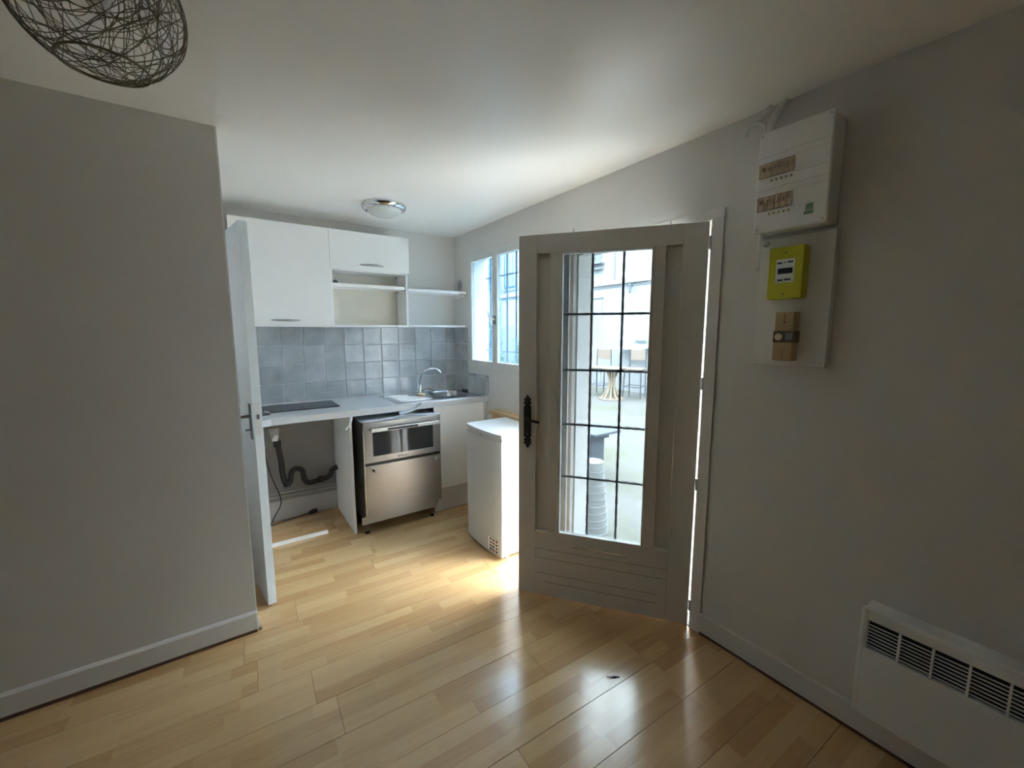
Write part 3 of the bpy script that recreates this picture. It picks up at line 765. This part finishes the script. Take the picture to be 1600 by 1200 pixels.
# ================================================================== FRIDGE
fg = thing('fridge', (1.52, 2.27, 0), 'small white fridge standing by the glazed door', 'fridge')
fy0, fy1 = 2.058, 2.500
MB().box(1.372, 1.672, fy0 + .002, fy1 - .002, .022, .800, .004).build('cabinet', 'fridgewhite', fg, True)
def bowed(y0, y1, xb, xf, bow, z0, z1, name, m, parent, n=10):
    pts = [(xb, y0), (xf + .012, y0)]
    for i in range(n + 1):
        t = i / n; pts.append((xf + .010 * (1 - min(1, min(t, 1 - t) * 12)) - bow * math.sin(math.pi * t), y0 + (y1 - y0) * t))
    pts += [(xf + .012, y1), (xb, y1)]
    return MB().prism(pts, 2, z0, z1).build(name, m, parent, True)
fdoor = bowed(fy0, fy1, 1.366, 1.338, .012, .020, .772, 'fridge_door', 'fridgewhite', fg)
bowed(fy0 + .001, fy1 - .001, 1.366, 1.342, .012, .773, .796, 'grip_strip', 'greyplinth', fdoor)
bowed(fy0 - .001, fy1 + .001, 1.676, 1.336, .013, .797, .820, 'top', 'fridgewhite', fg)
MB().box(1.3285, 1.3300, 2.262, 2.290, .781, .789).build('badge', 'extgrey', fdoor)
for x, y in ((1.40, fy0 + .03), (1.40, fy1 - .03), (1.64, fy0 + .03), (1.64, fy1 - .03)):
    MB().lathe([(.014, 0), (.014, .022)], (x, y, 0), 12).build('foot', 'fridgewhite', fg, True)
# energy sticker, follows the door's bow
def bowx(y): 
    t = (y - fy0) / (fy1 - fy0); return 1.338 + .010 * (1 - min(1, min(t, 1 - t) * 12)) - .012 * math.sin(math.pi * t)
def sticker(y0, y1, z0, z1, m, name, parent, th):
    mb = MB(); bm = mb.bm; n = 4; cols = []
    for i in range(n + 1):
        y = y0 + (y1 - y0) * i / n; x = bowx(y) - th
        cols.append([bm.verts.new((x, y, z0)), bm.verts.new((x, y, z1))])
    for A, B in zip(cols, cols[1:]): bm.faces.new((A[0], B[0], B[1], A[1]))
    return mb.build(name, m, parent)
st = sticker(2.082, 2.202, .028, .132, 'white', 'sticker', fdoor, .0006)
sb = MB()
for (ya, yb, za, zb) in ((2.082, 2.202, .129, .132), (2.082, 2.202, .028, .031), (2.082, 2.0845, .028, .132), (2.1995, 2.202, .028, .132)):
    sticker(ya, yb, za, zb, 'ink', 'print', fdoor, .0010)
srng = random.Random(5)
for j in range(4):
    for k in range(3):
        za = .036 + .023 * j; ya = 2.090 + .030 * k
        sticker(ya, ya + srng.uniform(.018, .026), za + .003, za + srng.uniform(.014, .019), 'redink' if (j + k) % 2 else 'ink', 'print', fdoor, .0010)

# pine rack against the wall behind the fridge
pr = thing('pine_bench', (1.74, 2.45, 0), 'rough pine plank bench between the fridge and the window wall', 'bench')
box('plank', 'pine', (1.690, 1.738, 2.10, 2.772, .802, .832), pr, .002)
box('plank', 'pine', (1.742, 1.786, 2.10, 2.765, .804, .834), pr, .002)
for y in (2.13, 2.70):
    box('leg', 'pine', (1.693, 1.717, y - .022, y + .022, 0, .802), pr, .002)
    box('leg', 'pine', (1.762, 1.785, y - .022, y + .022, 0, .804), pr, .002)
    box('crosspiece', 'pine', (1.717, 1.762, y - .012, y + .012, .755, .802), pr)

# ================================================================== ELECTRICAL BOARDS
XB = 1.680
eb = thing('breaker_box', (1.735, .70, 1.815), 'white two row breaker box high on the right wall', 'breaker box')
ey0, ey1, ez0, ez1 = .580, .814, 1.816, 2.173
MB().box(XB + .012, 1.789, ey0 + .004, ey1 - .004, ez0 + .004, ez1 - .004, .006).build('case', 'whiteplastic', eb, True)
cv = MB().box(XB, XB + .016, ey0, ey1, ez0, ez1, .010, 3).build('cover', 'white', eb, True)
for zc in (2.035, 1.918):                 # two rows
    row = MB().box(XB - .0012, XB + .002, .690, .806, zc - .026, zc + .026).build('breaker_window', 'breakerframe', cv)
    for k in range(6):
        ya = .798 - .0185 * k
        br_ = MB().box(XB - .005, XB - .001, ya - .0165, ya, zc - .022, zc + .022, .001, 1).build('breaker', 'ivory', cv, True)
        MB().box(XB - .013, XB - .005, ya - .012, ya - .004, zc - .002, zc + .012, .001, 1).build('toggle', 'brown' if k < 1 else 'ivory', br_, True)
    for k in range(5):
        ya = .765 - .016 * k
        MB().box(XB - .0008, XB + .001, ya - .007, ya, zc - .043, zc - .034).build('label_mark', 'brown', cv)
    # flap outline grooves
    for (ya, yb, za, zb) in ((.720, .808, zc + .047, zc + .0485), (.588, .716, zc + .052, zc + .0535), (.716, .720, zc + .047, zc + .0535), (.588, .690, zc - .030, zc - .0288), (.808, .8095, zc + .015, zc + .0485), (.588, .69, zc + .030, zc + .031)):
        MB().box(XB - .0005, XB + .001, ya, yb, za, zb).build('groove', 'greyplinth', cv)
tag(MB().box(XB - .0008, XB + .001, .622, .644, 1.866, 1.886).build('sticker', 'green', cv), 'green square sticker')
MB().box(XB - .0008, XB + .001, .620, .648, 1.852, 1.862).build('sticker', 'green', cv)
for y, z in ((.592, 2.160), (.802, 2.160), (.592, 1.829), (.802, 1.829)):
    MB().lathe([(.0045, 0), (.0045, .0012)], n=10, mx=frame3((XB, y, z), (0, -1, 0), (0, 0, 1))).build('screw', 'greyplinth', cv)
pbd = thing('meter_board', (1.77, .69, 1.32), 'white backing board under the breaker box carrying the meter', 'board')
MB().box(1.752, 1.789, .570, .816, 1.320, 1.803, .004).build('board', 'boardgrey', pbd, True)
for y, z in ((.585, 1.335), (.80, 1.335), (.80, 1.79)):
    MB().lathe([(.004, 0), (.004, .0015)], n=10, mx=frame3((1.752, y, z), (0, -1, 0), (0, 0, 1))).build('screw', 'greyplinth', pbd)
MB().lathe([(.012, 0), (.010, .012), (.005, .016)], n=10, mx=frame3((1.752, .795, 1.785), (0, -1, 0), (0, 0, 1))).build('knob', 'trim', pbd, True)
mt = thing('electric_meter', (1.726, .70, 1.57), 'lime yellow electricity meter with small display', 'meter')
MB().box(1.700, 1.7515, .644, .758, 1.570, 1.757, .003).build('case', 'yellow', mt, True)
lb = MB().box(1.6985, 1.7005, .670, .732, 1.628, 1.712, .003, 2).build('label_plate', 'white', mt, True)
box('display', 'lcd', (1.6970, 1.6988, .676, .724, 1.660, 1.680), lb)
for (ya, yb, za, zb) in ((.676, .694, 1.698, 1.704), (.700, .706, 1.698, 1.702), (.712, .728, 1.696, 1.703), (.680, .702, 1.635, 1.642), (.706, .724, 1.634, 1.641)):
    box('print', 'ink', (1.6978, 1.6988, ya, yb, za, zb), lb)
for z in (1.735, 1.588): MB().lathe([(.003, 0), (.003, .001)], n=8, mx=frame3((1.6998, .702, z), (0, -1, 0), (0, 0, 1))).build('screw', 'ink', mt)
fb = thing('main_switch', (1.726, .69, 1.342), 'tan main switch with dark toggle window below the yellow meter', 'switch')
MB().box(1.702, 1.7515, .659, .722, 1.452, 1.522, .003).build('upper_housing', 'brown', fb, True)
MB().box(1.702, 1.7515, .659, .724, 1.342, 1.410, .003).build('lower_housing', 'brown', fb, True)
tg = MB().box(1.706, 1.7515, .656, .727, 1.410, 1.452, .001).build('toggle_window', 'browndark', fb, True)
MB().lathe([(.014, 0), (.012, .004)], n=14, mx=frame3((1.706, .708, 1.430), (0, -1, 0), (0, 0, 1))).build('dial', 'ivory', tg, True)
box('button', 'extgrey', (1.7045, 1.7062, .662, .684, 1.420, 1.445), tg)
for za, zb in ((1.490, 1.518), (1.348, 1.366), (1.370, 1.386)):
    box('slot', 'browndark', (1.7012, 1.7025, .6895, .6915, za, zb), fb)
MB().lathe([(.004, 0), (.004, .002)], n=8, mx=frame3((1.702, .690, 1.485), (0, -1, 0), (0, 0, 1))).build('seal', 'redink', fb)
# conduits
cd = MB().tube(smooth([(1.742, .806, 2.160), (1.752, .812, 2.215), (1.760, .806, 2.245), (1.765, .788, 2.275), (1.768, .765, 2.300)]), .0125, 12).build('conduit', 'trim', None, True)
tag(cd, 'thick white conduit between the breaker box and ceiling', 'conduit')
cd2 = MB().tube(smooth([(1.775, .880, 2.255), (1.775, .862, 2.272), (1.775, .842, 2.288), (1.775, .822, 2.302)]), .009, 10).build('conduit', 'trim', None, True)
tag(cd2, 'thin short conduit leaning along the ceiling beside the thick one', 'conduit')
cd3 = MB().tube(smooth([(1.777, .912, 2.226), (1.775, .908, 2.243), (1.772, .893, 2.256), (1.770, .872, 2.258), (1.768, .850, 2.245), (1.765, .836, 2.222), (1.758, .828, 2.17)]), .006, 10).build('conduit', 'trim', None, True)
tag(cd3, 'small curved grey cable loop left of the breaker box', 'cable')
cd4 = MB().tube([(1.778, .830, 1.83), (1.778, .830, 1.70), (1.779, .829, 1.692)], [.0105, .0105, .004], 12).build('conduit', 'trim', None, True)
tag(cd4, 'short white conduit below the left corner of the breaker box', 'conduit')

# ================================================================== HEATER
ht = thing('convector_heater', (1.745, .0, .14), 'white wall convector heater with slotted top grille', 'heater')
hy0, hy1, hz0, hz1 = -.37, .383, .143, .530
HX = 1.702
gz0, gz1 = .392, .489
MB().box(1.728, 1.7895, hy0 + .01, hy1 - .004, hz0 + .01, hz1 - .006, .004).build('back_case', 'whiteplastic', ht, True)
MB().box(1.716, 1.7265, hy0 + .015, hy1 - .015, gz0 - .01, gz1 + .01).build('grille_back', 'black', ht)
fp = MB().box(HX, 1.728, hy0, hy1, hz0, gz0, .006).build('front_panel', 'whiteplastic', ht, True)
MB().box(HX, 1.728, hy0, hy1, gz1, hz1, .008).build('top_panel', 'whiteplastic', ht, True)
MB().box(HX - .001, 1.728, .362, hy1 + .001, hz0 - .001, hz1 + .001, .008).build('end_cap', 'whiteplastic', ht, True)
MB().box(HX - .001, 1.728, hy0, hy0 + .022, hz0 - .001, hz1 + .001, .008).build('end_cap', 'whiteplastic', ht, True)
ns = 8; pit = (gz1 - gz0) / ns
for k in range(1, ns):
    z = gz0 + pit * k
    MB().box(HX + .002, 1.7065, hy0 + .02, .363, z - .0017, z + .0017).build('slat', 'whiteplastic', ht)
y = .284
while y > hy0 + .05:
    MB().box(HX + .001, 1.716, y - .0028, y + .0028, gz0, gz1).build('divider', 'whiteplastic', ht)
    y -= .0765

# ================================================================== WIRE BALL PENDANT
PC = Vector((-.1437, 1.0925, 2.040)); PR = .1270
pn = thing('pendant_lamp', (PC.x, PC.y, ZC), 'round pendant lamp of tangled bronze wire', 'pendant lamp')
prng = random.Random(21)
def ball_circle(nrm, off, wob, n=44, rad=PR):
    nrm = Vector(nrm).normalized(); u = nrm.orthogonal().normalized(); w = nrm.cross(u)
    rr = math.sqrt(max(1e-5, 1 - off * off)); ps = []
    p1, p2 = prng.uniform(0, 6.28), prng.uniform(0, 6.28)
    for i in range(n):
        a = 2 * math.pi * i / n
        q = nrm * (off + wob * math.sin(2 * a + p1) + wob * .6 * math.sin(3 * a + p2)) + (u * math.cos(a) + w * math.sin(a)) * rr
        ps.append(PC + q.normalized() * rad * (1 - .012 * (1 + math.sin(a + p1))))
    return ps
mb = MB()
for i in range(74):
    while True:
        v = Vector((prng.gauss(0, 1), prng.gauss(0, 1), prng.gauss(0, 1)))
        if v.length > .1: break
    off = prng.choice((prng.uniform(.15, .6), prng.uniform(.68, .9), prng.uniform(.8, .95), prng.uniform(.85, .97)))
    mb.tube(ball_circle(v, off, prng.uniform(.02, .09), 40), prng.choice((.0007, .0008, .001)), 4, closed=True)
w = mb.build('wire_mesh', 'wire', pn); w['kind'] = 'stuff'
zb = -.110
rb = math.sqrt(PR * PR - zb * zb)
MB().tube([(PC.x + rb * math.cos(a * math.pi / 20), PC.y + rb * math.sin(a * math.pi / 20), PC.z + zb) for a in range(40)], .0022, 8, closed=True).build('bottom_ring', 'wire', pn, True)
MB().lathe([(.016, .0), (.018, .045), (.012, .06)], (PC.x, PC.y, PC.z + .05), 16).build('socket', 'brass', pn, True)
MB().lathe([(.004, -.018), (.014, -.013), (.021, .006), (.018, .028), (.011, .046), (.011, .055)], (PC.x, PC.y, PC.z), 20).build('bulb', 'bulb', pn, True)
MB().tube([(PC.x, PC.y, PC.z + .10), (PC.x, PC.y, ZC - .02)], .003, 8).build('cord', 'white', pn, True)
MB().lathe([(.05, 0), (.048, -.018), (.01, -.03)], (PC.x, PC.y, ZC), 24).build('rose', 'white', pn, True)

# twig on the floor
tw = MB().tube([(1.222, 1.066, .004), (1.236, 1.052, .004), (1.25, 1.046, .0035), (1.268, 1.033, .003)], [.001, .002, .0025, .0015], 6).build('twig', 'ink', None, True)
tag(tw, 'tiny dark twig lying in the bright patch of floor', 'twig')

# ================================================================== COURTYARD
g = MB(); bm = g.bm
gx = [1.995, 2.4, 3.2, 5, 7, 8.6]; gzv = [-.16, -.17, -.16, -.11, -.08, -.08]
for (a, za), (c, zc) in zip(zip(gx, gzv), zip(gx[1:], gzv[1:])):
    bm.faces.new([bm.verts.new(p) for p in ((a, -5, za), (c, -5, zc), (c, 14.2, zc), (a, 14.2, za))])
gd = g.build('courtyard_ground', 'ground'); gd['kind'] = 'structure'; gd['label'] = 'pale concrete courtyard ground outside the door'
struct(MB().box(1.995, 2.06, -5, DY0 - .07, -.3, 7.5).box(1.995, 2.06, DY1 + .09, WY0 - .07, -.3, 7.5).box(1.995, 2.06, WY1 + .12, 14, -.3, 7.5).box(1.995, 2.06, DY0 - .07, DY1 + .09, DZ + .08, 7.5).box(1.995, 2.06, WY0 - .07, WY1 + .12, WZ1 + .08, 7.5).box(1.995, 2.06, WY0 - .07, WY1 + .12, -.3, WZ0 - .05).box(1.6, 1.995, -5, 14, 2.56, 7.5).box(2.06, 2.80, .2, 2.30, 2.36, 2.44).build('wall_facade', 'facade'), 'outer face of the building towards the courtyard, with an added canopy shading the door')  # last box: unseen canopy added to cut sky light at the door
struct(MB().box(XW - .2, 1.62, YF - .2, 3.7, 2.45, 2.6).build('roof_slab', 'facade'), 'floor slab above the room')
XF = 8.5
fb_ = thing('courtyard_building', (XF, 7.3, 0), 'pale rendered house across the courtyard with a ledge', 'building')
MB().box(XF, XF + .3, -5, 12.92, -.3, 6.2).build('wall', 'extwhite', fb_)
MB().box(XF - .07, XF, -5, 12.92, 2.67, 2.76, .01).build('ledge', 'extwhite', fb_)
MB().box(XF - .02, XF, -5, 12.92, 2.60, 2.63).build('band', 'extgrey', fb_)
sh = MB().box(XF - .02, XF, 7.93, 8.55, -.1, 2.33).build('shuttered_door', 'extwhite', fb_)
MB().box(XF - .035, XF, 7.90, 8.6, 2.33, 2.37).build('lintel', 'extdark', sh)
for k in range(14):
    MB().box(XF - .024, XF - .02, 7.96, 8.52, 1.30 + .07 * k, 1.315 + .07 * k).build('slat', 'extgrey', sh)
wn_ = MB().box(XF - .02, XF, 8.0, 8.75, 3.40, 4.6).build('window', 'shutterblue', fb_)
for k in range(4): MB().box(XF - .03, XF - .02, 8.0, 8.75, 3.45 + .22 * k, 3.48 + .22 * k).build('glazing_bar', 'extwhite', wn_)
for y in (8.12, 8.36): MB().box(XF - .03, XF - .02, y, y + .03, 3.40, 4.6).build('glazing_bar', 'extwhite', wn_)
w2 = MB().box(XF - .02, XF, 11.9, 12.75, 3.0, 4.5).build('window', 'shutterblue', fb_)
for k in range(3): MB().box(XF - .03, XF - .02, 11.95 + .25 * k, 12.15 + .25 * k, 3.05, 4.45).build('pane', 'extgrey', w2)
MB().box(XF - .06, XF, 11.85, 12.8, 2.9, 2.97).build('sill', 'extgrey', fb_)
bal = MB().box(XF - .18, XF, 7.9, 8.8, 3.26, 3.30).build('balcony', 'extgrey', fb_)
for k in range(9): MB().box(XF - .17, XF - .155, 7.92 + .1 * k, 7.935 + .1 * k, 3.30, 3.42).build('baluster', 'extgrey', bal)
MB().box(XF - .12, XF, 7.92, 8.75, 3.12, 3.16).build('sill', 'extgrey', fb_)
MB().tube([(XF - .03, 7.54, 2.76), (XF - .03, 7.54, 6.2)], .022, 8).build('drainpipe', 'extgrey', fb_, True)
tag(text_mesh('Aqua-L', .17, 'wall_lettering', 'extdark', fb_, frame3((XF - .004, 6.585, 1.205), (0, -1, 0), (0, 0, 1)), .35, .003), 'grey cursive lettering on the courtyard wall')
aw = MB().prism([(XF - .32, 1.00), (XF, 1.06), (XF, 1.10), (XF - .32, 1.035)], 1, 6.35, 7.18).build('canopy_ledge', 'extwhite', fb_)
lan = thing('wall_lantern', (XF - .1, 6.94, 2.43), 'small grey wall lantern on the courtyard house', 'lantern')
MB().lathe([(.01, .21), (.03, .20), (.075, .16), (.065, .15)], (XF - .13, 6.94, 2.43), 6).build('cap', 'extdark', lan)
MB().lathe([(.035, .0), (.062, .15)], (XF - .13, 6.94, 2.43), 6).build('glass', 'extgrey', lan)
MB().lathe([(.008, -.035), (.02, -.015), (.038, .0)], (XF - .13, 6.94, 2.43), 6).build('base', 'extdark', lan)
MB().tube([(XF - .13, 6.94, 2.64), (XF - .08, 6.94, 2.66), (XF, 6.94, 2.58)], .012, 6).build('bracket', 'extdark', lan, True)
# end of the courtyard, seen through the kitchen window
eb_ = thing('end_building', (5.2, 13.0, 0), 'pale building with blue doors at the end of the courtyard', 'building')
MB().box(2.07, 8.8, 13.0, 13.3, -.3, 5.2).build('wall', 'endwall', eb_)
struct(MB().box(2.07, 8.49, -5.3, -5.01, -.3, 5.2).build('wall_courtyard_end', 'extwhite'), 'rendered wall closing the near end of the courtyard')
for (xa, xb, za, zb) in ((7.72, 8.40, -.08, 2.05), (6.35, 6.95, -.08, 2.05), (7.72, 8.40, 2.95, 4.6), (6.35, 6.95, 2.95, 4.6)):
    dn = MB().box(xa, xb, 12.94, 13.0, za, zb).build('blue_shutter', 'shutterblue', eb_)
    for k in range(6):
        zz = za + (zb - za) * (k + .5) / 6
        MB().box(xa + .05, xb - .05, 12.93, 12.94, zz - .03, zz + .03).build('shutter_slat', 'extgrey', dn)
for i, (x, y, s) in enumerate(((7.55, 12.0, .95), (8.12, 11.15, .75))):
    sb_ = thing('potted_shrub', (x, y, -.08), ('taller leafy shrub at the far end of the courtyard', 'shorter leafy shrub beside the blue doors')[i], 'shrub', 'shrubs at the end of the courtyard')
    MB().lathe([(.16, 0), (.22, .34), (.20, .34)], (x, y, -.08), 16).build('pot', 'cane', sb_, True)
    lm = MB(); lr = random.Random(40 + i)
    for k in range(260):
        a = lr.uniform(0, 6.28); rr = lr.uniform(.05, .42) * s; z = lr.uniform(.3, 1.3 * s + .3)
        p = Vector((x + rr * math.cos(a), y + rr * math.sin(a), z)); e1 = Vector((lr.uniform(-1, 1), lr.uniform(-1, 1), lr.uniform(-.5, 1))).normalized() * .08; e2 = e1.orthogonal().normalized() * .03
        lm.bm.faces.new([lm.bm.verts.new(q) for q in (p - e1, p + e2, p + e1, p - e2)])
    fo = lm.build('foliage', 'leaf', sb_); fo['kind'] = 'stuff'
    MB().tube([(x, y, .2), (x + .03, y, .9 * s)], .02, 6).build('stem', 'browndark', sb_, True)

# bistro chairs and table
def bistro_chair(loc, rz, label):
    t = thing('bistro_chair', loc, label, 'chair', 'bistro chairs across the courtyard')
    R = Matrix.Translation(loc) @ Matrix.Rotation(rz, 4, 'Z')
    def P(p): return R @ Vector(p)
    # local: back at -x, seat centre at origin
    MB().box(-.20, .21, -.20, .20, .655, .69, .012, 2, R).build('seat', 'canelight', t, True)
    MB().prism([(-.20, -.20), (.21, -.20), (.21, .20), (-.20, .20)], 2, .625, .655, R).build('seat_frame', 'chairframe', t)
    MB().box(-.232, -.212, -.17, .17, .86, 1.10, .008, 2, R).build('backrest', 'cane', t, True)
    for s in (-1, 1):
        MB().tube([P(p) for p in ((-.255, .19 * s, .0), (-.215, .185 * s, .64), (-.222, .18 * s, 1.11))], .014, 8).build('leg', 'chairframe', t, True)
        MB().tube([P(p) for p in ((.235, .20 * s, .0), (.195, .185 * s, .64))], .014, 8).build('leg', 'chairframe', t, True)
        MB().tube([P(p) for p in ((-.238, .188 * s, .26), (.219, .194 * s, .26))], .009, 6).build('stretcher', 'chairframe', t, True)
    for x in (-.238, .219):
        MB().tube([P(p) for p in ((x, -.19, .26), (x, .19, .26))], .009, 6).build('stretcher', 'chairframe', t, True)
    return t
bistro_chair((7.45, 6.98, -.08), math.radians(200), 'woven bistro chair left of the table across the courtyard')
bistro_chair((7.80, 6.22, -.08), math.radians(204), 'woven bistro chair right of the table across the courtyard')
tb = thing('bistro_table', (7.20, 6.38, -.08), 'round bistro table on a flared cane base', 'table')
TBL = (7.20, 6.38, -.08)
MB().lathe([(.30, .70), (.31, .715), (.30, .73)], TBL, 28).build('tabletop', 'canelight', tb, True)
MB().lathe([(.27, .64), (.275, .70)], TBL, 28).build('apron', 'chairframe', tb, True)
for k in range(10):
    a = 2 * math.pi * k / 10
    def Q(r, z): return (TBL[0] + r * math.cos(a), TBL[1] + r * math.sin(a), TBL[2] + z)
    MB().tube([Q(.26, .01), Q(.20, .06), Q(.10, .22), Q(.06, .36), Q(.07, .5), Q(.13, .64)], .020, 6).build('leg', 'canelight', tb, True)
MB().lathe([(.275, .0), (.29, .012), (.275, .025), (.255, .012)], TBL, 24).build('base_ring', 'canelight', tb, True)

# stacked pots outside the door and the grey plastic table behind them
for k in range(10):
    z0 = -.168 + .056 * k
    r1 = .128 - .0042 * k
    o = MB().lathe([(r1, 0), (r1, .016), (r1 - .006, .017), (r1 - .012, .085), (.01, .085), (.01, .082), (r1 - .015, .082), (r1 - .009, .0)], (2.365, 2.262, z0), 28).build('plant_pot', 'potwhite', None, True)
    nth = ('bottom', 'second', 'third', 'fourth', 'fifth', 'sixth', 'seventh', 'eighth', 'ninth', 'top')[k]
    tag(o, 'white plant pot upside down, ' + nth + (' of the stack outside the door' if k in (0, 9) else ' from the bottom of the stack outside'), 'plant pot', 'upturned pots stacked outside the door')
gt = thing('grey_stand', (3.4, 3.27, -.15), 'low dark grey plastic stand with flat top outside behind the pots', 'stand')
MB().box(3.2, 3.62, 3.05, 3.50, .315, .345, .006).build('top', 'greyplast', gt, True)
MB().box(3.25, 3.57, 3.18, 3.46, .24, .315, .004).build('rim', 'greyplast', gt, True)
MB().prism([(3.30, 3.19), (3.50, 3.19), (3.50, 3.30), (3.30, 3.30)], 2, -.155, .24).build('leg', 'greyplast', gt)
